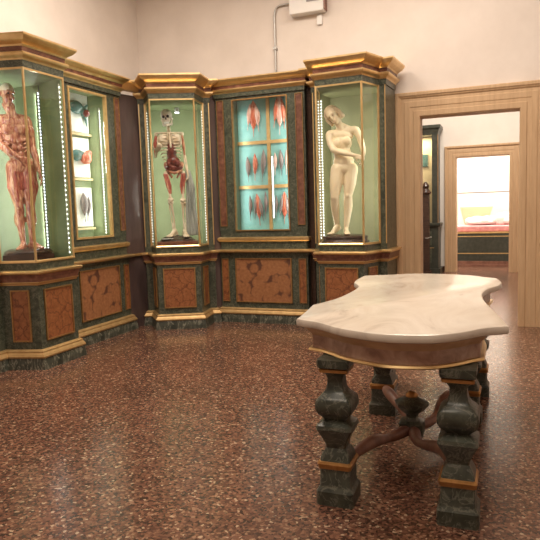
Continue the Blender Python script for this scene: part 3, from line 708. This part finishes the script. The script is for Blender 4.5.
def leg(hipp, knee, ank, toe_dir, sgn):
    s = MB(); hp, kn, an = Vector(Z(hipp)), Vector(Z(knee)), Vector(Z(ank))
    s.ell(hp, (.024, .024, .024)); s.cap(hp, hp + Vector((sgn * .035, 0, -.02)), .014, .018, 8)
    top = hp + Vector((sgn * .035, 0, -.02)); s.chain([top, top.lerp(kn, .5) + Vector((0, -.012, 0)), kn + Vector((0, 0, .035))], [.019, .014, .018])
    for d in (-.018, .018): s.ell(kn + Vector((d, 0, .018)), (.02, .026, .022)); s.ell(kn + Vector((d, 0, -.02)), (.02, .024, .016))
    s.ell(kn + Vector((0, -.032, .012)), (.018, .012, .022))
    s.chain([kn + Vector((-.006 * sgn, -.004, -.03)), kn.lerp(an, .5) + Vector((-.008 * sgn, -.008, 0)), an], [.018, .012, .016])
    s.chain([kn + Vector((.024 * sgn, .012, -.035)), kn.lerp(an, .5) + Vector((.024 * sgn, .01, 0)), an + Vector((.02 * sgn, .008, 0))], [.009, .0065, .010])
    foot(s, an, toe_dir, .2, .07)
    o = s.blob('leg', 'bone', skel, .0052, 1)
    m = MB()
    for k in (-1, 0, 1):
        m.chain([top + Vector((k * .02, -.012, -.02)), top.lerp(kn, .45) + Vector((k * .02 - sgn * .01, -.012, 0)), kn + Vector((k * .012, -.01, .09))], [.012, .015, .006])
    m.blob('thigh_muscle', 'muscle', o, .006, 1)
leg((-.075, .0, .805), (-.062, -.03, .44), (-.028, .03, .075), (-.55, -.9, 0), -1)
leg((.075, .0, .805), (.09, -.02, .43), (.095, .02, .07), (.15, -1, 0), 1)
def arm(sh, el, wr, hd_dir, pn, sgn):
    s = MB(); a, b_, c = Vector(Z(sh)), Vector(Z(el)), Vector(Z(wr))
    s.ell(a, (.024, .024, .026)); s.chain([a, a.lerp(b_, .5), b_], [.017, .0115, .017]); s.ell(b_, (.02, .018, .02))
    off = Vector((.010, .0, 0)); s.chain([b_ + off, b_.lerp(c, .5) + off * 1.2, c + off * .7], [.010, .0075, .010]); s.chain([b_ - off, b_.lerp(c, .5) - off * 1.2, c - off * .7], [.010, .0075, .010])
    hand(s, c, hd_dir, pn, .16, .5, sgn)
    return s.blob('arm', 'bone', skel, .005, 1)
aL = arm((-.205, .005, 1.245), (-.225, .02, .985), (-.20, -.16, 1.03), (.3, -.9, .3), (0, .2, 1), 1)
m = MB(); m.chain([Z((-.205, .005, 1.23)), Z((-.222, .005, 1.12)), Z((-.225, .015, 1.0))], [.016, .026, .014]); m.blob('arm_muscle', 'muscle', aL, .006, 1)
aR = arm((.115, .005, 1.245), (.135, .015, .975), (.155, -.05, .81), (.15, -.2, -1), (-.9, 0, 0), 1)
m = MB(); m.chain([Z((.115, .0, 1.23)), Z((.128, -.005, 1.1)), Z((.135, .01, .99))], [.014, .02, .012]); m.blob('arm_muscle', 'muscle_pale', aR, .006, 1)
s = MB()
for k in range(7):
    o = (k - 3) * .014; s.chain([Z((.165 + o * .5, -.06 + abs(o) * .4, .80)), Z((.19 + o, -.04 + .02 * math.sin(k * 2), .6)), Z((.185 + o * 1.2, -.03 + .02 * math.sin(k * 2.3), .35)), Z((.20 + o * 1.6, -.03 + .02 * math.sin(k * 1.7), .03))], [.010, .013, .014, .017])
s.blob('drapery', 'cloth', skel, .006, 1)

# ------------------------------------------------------------------ wax models in the flat cabinets
def slug(mb, x, z, w, h, y, lean=0, depth=.03, tail=.35):
    """elongated muscle belly with tapering tendon ends"""
    n = 10; pts = []; rad = []
    for i in range(n + 1):
        t = i / n; zz = z + h / 2 - t * h
        r = w / 2 * (math.sin(PI * min(1, t / (1 - tail * .5)) ** .9) if t < 1 - tail * .5 else .0)
        rad.append(max(r, .004)); pts.append((x + lean * (t - .5) * h + .006 * math.sin(t * 5), y, zz))
    k = min(1, depth / (w / 2)); o = len(mb.v); mb.tube(pts, rad, 10)
    mb.v[o:] = [(p[0], y + (p[1] - y) * k, p[2]) for p in mb.v[o:]]
    return mb
def wax(label, parts, parent_loc, rz, group=None):
    root = thing('wax_muscle_model', label, 'wax model', parent_loc, rz, group)
    for name, mat, fn in parts:
        mb = MB(); fn(mb); mb.build(name, mat, root, 60)
    return root
def at_px(px, py):                    # pane coordinates measured on the board of the turquoise cabinet
    return (-2.945 + (px - 267.5) * .0128, 1.225 + (231 - py) * .01318)
YW = 7.41 + .155
def muscle(label, px, py, wpx, hpx, mats, lean=0, extra=0):
    x, z = at_px(px, py); w = wpx * .0142; h = hpx * .0132
    def main(mb): slug(mb, 0, 0, w, h, 0, lean)
    parts = [('muscle_belly', mats[0], main)]
    if extra:
        def side(mb):
            for k in range(extra): slug(mb, (-1) ** k * w * .42, h * (.05 * k), w * .55, h * .72, -.008, lean + (-1) ** k * .12)
        parts.append(('muscle_strands', mats[1], side))
    wax(label, parts, (x, YW, z), 0, 'wax muscles on the turquoise board')
muscle('large red wax muscle model in the top left turquoise pane', 252, 119, 10, 36, ('specimen_red', 'specimen_pale'), 0, 2)
muscle('large pale pink wax muscle model in the top right turquoise pane', 281, 117, 9, 40, ('specimen_pale', 'specimen_red'), 0, 2)
muscle('left dark grey muscle in the middle left turquoise pane', 244, 169, 5, 26, ('specimen_grey',), .05)
muscle('slender red muscle at the centre of the middle left turquoise pane', 252, 167, 5, 27, ('specimen_red',), 0)
muscle('right dark muscle with pale tendon in the middle left turquoise pane', 261, 166, 5.5, 32, ('specimen_grey',), -.06)
muscle('left pale muscle beside the bright strip in the middle right turquoise pane', 274.5, 165, 3.5, 22, ('specimen_pale',), 0)
muscle('reddish grey muscle in the middle right turquoise pane', 281, 164, 5, 26, ('specimen_grey',), .06)
muscle('rightmost thin muscle in the middle right turquoise pane', 287, 164, 3, 24, ('specimen_pale',), 0)
muscle('slim grey muscle on the left of the bottom left turquoise pane', 245, 208, 3.5, 26, ('specimen_grey',), 0)
muscle('bright red forked muscle in the middle of the bottom left turquoise pane', 254.5, 210, 7, 32, ('specimen_red', 'specimen_grey'), .1, 2)
muscle('slim dark muscle on the right of the bottom left turquoise pane', 262.5, 206, 3.5, 28, ('specimen_grey',), 0)
muscle('small dark muscle beside the bright strip in the bottom right turquoise pane', 274.5, 207, 3, 22, ('specimen_grey',), 0)
muscle('bright red muscle in the bottom right turquoise pane', 283.5, 209, 7.5, 32, ('specimen_red', 'specimen_grey'), 0, 2)

def plaque(label, y, z, kind):
    root = thing('wax_plaque', label, 'wax model', (-4.566 - .292, y, z), PI / 2, 'white plaques in the left wall cabinet')
    MB().box(-.23, .20, -.02, .0, -.24, .24).build('plaque_board', 'plaque', root, bevel=.01)
    MB().box(-.20, .20, -.05, .0, -.275, -.25).build('ledge_strip', 'shelf', root)
    m = MB()
    if kind == 0:
        m.ell((-.06, -.05, .05), (.12, .04, .08)); m.ell((.08, -.06, -.0), (.06, .045, .06)); m.cap((.05, -.05, .03), (.15, -.05, .10), .03, .012); m.cap((.10, -.05, -.03), (.12, -.05, -.16), .02, .008)
        m.blob('eye_muscles', 'specimen_teal', root, .008, 1)
        m = MB(); m.ell((.07, -.09, -.01), (.045, .04, .045)); m.build('eyeball', 'organ', root, 180)
    elif kind == 1:
        m.ell((-.08, -.05, .02), (.09, .04, .07)); m.cap((-.05, -.05, .05), (.1, -.05, .02), .04, .03); m.blob('eye_muscles', 'specimen_teal', root, .008, 1)
        m = MB(); m.ell((.06, -.07, -.01), (.085, .06, .075)); m.ell((.10, -.08, .05), (.05, .04, .04)); m.blob('eyeball', 'specimen_red', root, .008, 1)
    else:
        slug(m, 0, 0, .13, .36, -.05, .05, .04); slug(m, .06, -.02, .06, .3, -.06, -.1, .03); m.build('muscle_belly', 'specimen_grey', root, 60)
plaque('top white plaque with a dark eye model in the left wall cabinet', 6.13, 2.74, 0)
plaque('middle white plaque with a red eye model in the left wall cabinet', 6.11, 2.20, 1)
plaque('bottom white plaque with a dark pointed muscle in the left wall cabinet', 6.11, 1.60, 2)

# ------------------------------------------------------------------ marble table
TC = Vector((-.530, 3.985)); TK = .914
raw = [  # plan outline, counter-clockwise from the front right tip; c = crisp corner
 (.585, -1.03, 1), (.545, -.78, 0), (.50, -.52, 0), (.45, -.25, 0), (.42, .0, 0), (.418, .21, 0), (.453, .43, 0), (.515, .60, 1), (.535, .80, 0), (.50, 1.055, 1), (.41, 1.13, 0),
 (.30, 1.24, 0), (.136, 1.317, 0), (-.09, 1.365, 0), (-.27, 1.34, 0), (-.42, 1.25, 0), (-.53, 1.20, 0), (-.648, 1.137, 1), (-.645, .82, 0), (-.62, .64, 1), (-.545, .46, 0), (-.52, .33, 0), (-.515, .09, 0),
 (-.534, -.23, 0), (-.575, -.42, 0), (-.617, -.553, 1), (-.585, -.80, 0), (-.56, -1.05, 1), (-.50, -1.085, 0), (-.425, -1.12, 0), (-.35, -1.18, 0), (-.28, -1.245, 0), (-.18, -1.305, 0), (-.035, -1.365, 0), (.086, -1.372, 0), (.226, -1.345, 0),
 (.315, -1.29, 0), (.40, -1.20, 0), (.45, -1.13, 0), (.51, -1.075, 0)]
def smooth_outline(pts):
    out = []; n = len(pts)
    for i in range(n):
        p1, p2 = pts[i], pts[(i + 1) % n]
        p0 = p1 if p1[2] else pts[i - 1]; p3 = p2 if p2[2] else pts[(i + 2) % n]
        for k in range(5):
            t = k / 5; q = []
            for c in (0, 1):
                a, b2, c2, d2 = p0[c], p1[c], p2[c], p3[c]
                q.append(.5 * (2 * b2 + (c2 - a) * t + (2 * a - 5 * b2 + 4 * c2 - d2) * t * t + (3 * b2 - a - 3 * c2 + d2) * t ** 3))
            out.append(Vector((q[0] * TK * 1.012, q[1] * TK)))
    return out
OUT = smooth_outline(raw)
def inset(P, d):
    n = len(P); r = []
    for i in range(n):
        t1 = (P[i] - P[i - 1]); t2 = (P[(i + 1) % n] - P[i])
        t = (t1.normalized() + t2.normalized()).normalized(); nn = Vector((-t.y, t.x)); r.append(P[i] + nn * d)
    return r
def ring(d, z, lo=-9, hi=9): return [(min(max(p.x, lo), hi), p.y, z) for p in inset(OUT, d)]
def aring(d, z):
    r = []
    for p in inset(OUT, d):
        w = .09 * max(0, 1 - abs(p.y - .1) / .75)
        r.append((min(max(p.x, -.50 + d + w), .474 - d - w), p.y, z))
    return r
TH = .925
table = thing('console_table', 'large shaped white marble table on green baluster legs in the middle of the room', 'table', (TC.x, TC.y, 0), 0)
MB().rings([ring(.012, TH - .044), ring(.003, TH - .039), ring(0, TH - .031), ring(0, TH - .013), ring(.004, TH - .004), ring(.013, TH)]).build('marble_top', 'marble', table, 35)
apr = MB().rings([aring(.11, TH - .157), aring(.062, TH - .157), aring(.065, TH - .085), aring(.11, TH - .085)])
apr.build('apron', 'table_red', table, 35)
MB().rings([aring(.11, TH - .09), aring(.060, TH - .09), aring(.055, TH - .078), aring(.04, TH - .066), aring(.03, TH - .048), aring(.03, TH - .0435), aring(.11, TH - .0435)]).build('apron_cove', 'cove', table, 35)
MB().rings([aring(.11, TH - .174), aring(.046, TH - .174), aring(.040, TH - .168), aring(.046, TH - .158), aring(.11, TH - .156)]).build('apron_lip', 'gold', table, 35)
ZL = TH - .174
def sqring(w, z, c):                  # square with chamfered corners
    h = w / 2; k = h * .88
    return [(c[0] + x, c[1] + y, z) for x, y in ((h, -k), (h, k), (k, h), (-k, h), (-h, k), (-h, -k), (-k, -h), (k, -h))]
def table_leg(wx, wy):
    c = (wx - TC.x, wy - TC.y); F = ZL
    prof = lambda pr: [sqring(w, f * F, c) for f, w in pr]
    g = MB().rings(prof([(0, .19), (.095, .19), (.118, .165), (.13, .158), (.24, .155), (.25, .15)]))
    g.rings(prof([(.298, .155), (.33, .145), (.365, .12), (.385, .10), (.41, .106), (.44, .124), (.47, .145), (.50, .168), (.525, .186), (.55, .178), (.575, .125), (.585, .112), (.60, .125), (.625, .165), (.655, .186), (.69, .188), (.72, .18), (.745, .15), (.765, .115), (.79, .092), (.83, .080), (.865, .078), (.89, .092), (.905, .12), (.912, .125)]))
    g.rings(prof([(.94, .135), (.945, .16), (.965, .165), (.985, .165), (1.0, .165)]))
    leg_ = g.build('leg', 'table_green', table, 30)
    MB().rings(prof([(.247, .15), (.252, .168), (.285, .178), (.30, .165), (.302, .15)])).build('gilt_band', 'bronze', leg_)
    MB().rings(prof([(.909, .12), (.914, .148), (.934, .15), (.942, .13)])).build('gilt_band', 'bronze', leg_)
LEGS = [(-.806, 2.93), (-.208, 2.91), (-.837, 4.34), (-.25, 4.34), (-.95, 4.97), (-.22, 4.97)]
for p in LEGS: table_leg(*p)
FIN = (-.53, 3.62)
f = MB(); c = (FIN[0] - TC.x, FIN[1] - TC.y)
f.rings([sqring(.14, .135, c), sqring(.14, .205, c), sqring(.10, .215, c)])
f.lathe([(.05, .21), (.035, .235), (.04, .255), (.07, .275), (.098, .305), (.102, .325), (.09, .335), (.058, .345), (.035, .36)], 8, c)
fin = f.build('finial', 'table_green', table, 30)
MB().lathe([(.034, .356), (.038, .363), (.036, .375), (.022, .388), (.006, .393)], 12, c).build('gilt_knob', 'bronze', fin, 40)
def stretcher(p, zl=.19):
    a = Vector((p[0] - TC.x, p[1] - TC.y, zl)); b2 = Vector((c[0], c[1], .165)); d = (b2 - a); L = d.length; t = d.normalized(); s_ = t.cross(Vector((0, 0, 1)))
    a = a + t * .08; b2 = b2 - t * .045
    pts = []; rad = []
    for i in range(15):
        u = i / 14; q = a.lerp(b2, u) + Vector((0, 0, .028 * math.sin(u * PI * 2) + .02 * math.sin(u * PI))) + s_ * .025 * math.sin(u * PI * 2)
        pts.append(q); rad.append(.024 + .012 * abs(math.sin(u * PI * 1.5)))
    MB().tube(pts, rad, 10).build('stretcher', 'stretcher', table, 60)
for p in LEGS[:4]: stretcher(p)

# ------------------------------------------------------------------ box and conduit on the wall above the cabinets
jb = thing('junction_box', 'white electrical box high on the wall above the turquoise cabinet', 'electrical box', (-2.42, YB, 4.0))
MB().box(-.24, .22, -.14, 0, 0, .26).build('housing', 'white', jb, bevel=.012)
MB().box(.22, .235, -.13, 0, .02, .26).build('side_plate', 'stretcher', jb)
MB().box(-.0, .17, -.150, -.139, .13, .21).build('dark_window', 'grey', jb)
MB().box(.10, .17, -.035, 0, -.14, -.01).build('socket', 'white', jb, bevel=.005)
cd = MB(); pts = [(-2.905, YB - .03, 3.21 + .082 * i) for i in range(11)] + [(-2.905, YB - .03, 4.05), (-2.895, YB - .03, 4.11), (-2.87, YB - .03, 4.155), (-2.82, YB - .03, 4.175), (-2.66, YB - .03, 4.18)]
cd.tube(pts, .013, 8)
cdo = tag(cd.build('conduit', 'steel', None, 60), 'thin grey conduit rising from the turquoise cabinet to the electrical box', 'pipe')
MB().box(-2.93, -2.88, YB - .05, YB, 3.62, 3.65).build('clip', 'steel', cdo)

# ------------------------------------------------------------------ second room: dark glazed cabinet and carved stand
sc = thing('display_cabinet', 'dark tall cabinet with lit glass seen through the near doorway', 'cabinet', (-1.96, 13.35, 0), 0)
MB().box(-.6, .59, 0, .5, .12, 1.02).build('pedestal', 'darkcase', sc)
MB().box(-.62, .63, -.04, .5, 0, .12).build('plinth', 'darkcase', sc)
MB().sweep([(-.6, .5), (-.6, 0), (.59, 0), (.59, .5)], [(-.01, 1.02), (.03, 1.02), (.045, 1.05), (.045, 1.09), (-.01, 1.10)]).build('ledge_moulding', 'darkcase', sc)
MB().box(-.6, -.48, 0, .5, 1.1, 2.95).build('stile', 'darkcase', sc)
MB().box(.46, .575, 0, .5, 1.1, 2.95).build('stile', 'darkcase', sc)
MB().box(.578, .59, -.01, .0, 1.1, 2.95).build('edge_strip', 'dull_gold', sc)
MB().box(-.48, .46, .42, .5, 1.1, 2.95).build('lining_board', 'panel_yellow', sc)
MB().box(-.48, .46, .02, .026, 1.1, 2.95).build('glass_pane', 'glass', sc)
MB().sweep([(-.6, .5), (-.6, 0), (.58, 0), (.58, .5)], [(-.3, 2.95), (.0, 2.95), (.01, 3.0), (.03, 3.06), (.06, 3.09), (.06, 3.15), (-.3, 3.15)]).build('cornice', 'darkcase', sc)
for zz in (.25, .62):
    MB().box(-.45, .45, -.012, 0, zz, zz + .30).build('panel', 'green', sc)
MB().box(-.5, .5, -.02, 0, .56, .575).build('gilt_strip', 'gold', sc)
area('cabinet_light', (-1.96, 13.55, 2.9), (0, .2, -1), .8, .1, 14, (1, .85, .6))
pq = MB().box(-.07, .07, -.012, .012, -.13, .13).build('picture', 'specimen_teal'); pq.location = (-1.70, 13.72, 2.45)
pq.location.y = 13.755
tag(pq, 'small dark picture hung inside the far lit cabinet', 'picture')
st = thing('carved_stand', 'narrow dark carved stand in front of the far lit cabinet', 'stand', (-1.585, 12.95, 0))
MB().box(-.13, .12, -.1, .1, 0, .12).build('foot_block', 'wood', st, bevel=.01)
MB().box(-.09, .08, -.06, .06, .12, 1.72).build('post', 'wood', st, bevel=.01)
MB().lathe([(.10, 1.70), (.12, 1.74), (.09, 1.78), (.06, 1.82), (.08, 1.87), (.05, 1.92), (.02, 1.96)], 12).build('carved_top', 'wood', st, 40)
MB().tube([(0, -.06, .80), (.05, -.12, .80), (.13, -.14, .83)], .012, 8).build('bracket', 'steel', st)

# ------------------------------------------------------------------ last room: long glazed case with pink bed
YC = 15.05
dc = thing('display_case', 'low dark green case with gilt bands and pink bedding in the last room', 'display case', (-.5, YC, 0))
MB().box(-1.25, 1.25, 0, 1.0, .12, .80).build('case_body', 'darkcase', dc)
MB().box(-1.32, 1.32, -.08, 1.0, 0, .06).build('step', 'stretcher', dc)
MB().box(-1.28, 1.28, -.04, 1.0, .06, .13).build('plinth', 'stretcher', dc)
for zz in (.30, .70): MB().box(-1.25, 1.25, -.012, 0, zz, zz + .02).build('gilt_band', 'bar', dc)
MB().box(-1.27, 1.27, -.02, 1.0, .78, .815).build('rim', 'bar', dc)
MB().box(-1.2, 1.2, .02, .95, .815, .96).build('pink_mattress', 'pink', dc, bevel=.03)
MB().box(-1.25, 1.25, 0, .006, .82, 1.72).build('glass_pane', 'glass', dc)
MB().box(-1.27, 1.27, -.012, .018, 1.72, 1.745).build('top_bar', 'grey', dc)
hb = MB(); hb.prism([(-.58, .93), (.2, .93), (.2, .95), (-.58, .95)], .96, 1.2)
hb = MB().add([(-.50, .93, .96), (.02, .93, .96), (.17, .93, 1.40), (-.62, .93, 1.40), (-.50, .97, .96), (.02, .97, .96), (.17, .97, 1.40), (-.62, .97, 1.40)], [(0, 1, 2, 3), (7, 6, 5, 4), (0, 4, 5, 1), (1, 5, 6, 2), (2, 6, 7, 3), (3, 7, 4, 0)])
hb.build('headboard', 'wallstone', dc, bevel=.01)
def drape(label, x, w, h):
    m = MB(); rnd = random.Random(int(w * 100))
    for k in range(7): m.ell((x + (rnd.random() - .5) * w, YC + .35 + rnd.random() * .2, .96 + h * .5), (w * .28, .16, h * (.42 + .25 * rnd.random())))
    m.ell((x, YC + .4, .965 + h * .34), (w * .55, .2, h * .34))
    tag(m.blob('white_pillow', 'white_cloth', None, .015, 3), label, 'pillow', 'pillows on the pink bedding')
drape('crumpled white pillow left of centre on the pink bedding', -.60, .55, .20)
drape('crumpled white pillow at the right end of the pink bedding', .06, .50, .26)

# ------------------------------------------------------------------ lights
warm = (1.0, .87, .73)
area('ceiling_lamp', (-3.1, 4.9, HC - .05), (0, 0, -1), 1.8, 1.8, 120, warm)
area('ceiling_lamp', (-.6, 5.6, HC - .05), (0, 0, -1), 1.8, 1.8, 95, warm)
area('ceiling_lamp', (-1.0, 1.0, HC - .05), (0, 0, -1), 2.2, 2.2, 90, warm)
area('second_room_lamp', (-.6, 11.2, HC - .05), (0, 0, -1), 1.6, 1.6, 175, (1, .89, .77))
area('last_room_lamp', (-.4, 15.8, HC - .05), (0, 0, -1), 2.2, 1.6, 320, (1, .95, .86))
w = bpy.data.worlds.new('world'); scene.world = w; w.use_nodes = True
w.node_tree.nodes['Background'].inputs[0].default_value = (1, .9, .8, 1); w.node_tree.nodes['Background'].inputs[1].default_value = .05
vs = scene.view_settings; vs.view_transform = 'Standard'; vs.look = 'None'; vs.gamma = 1; vs.use_curve_mapping = False; vs.exposure = 0.3
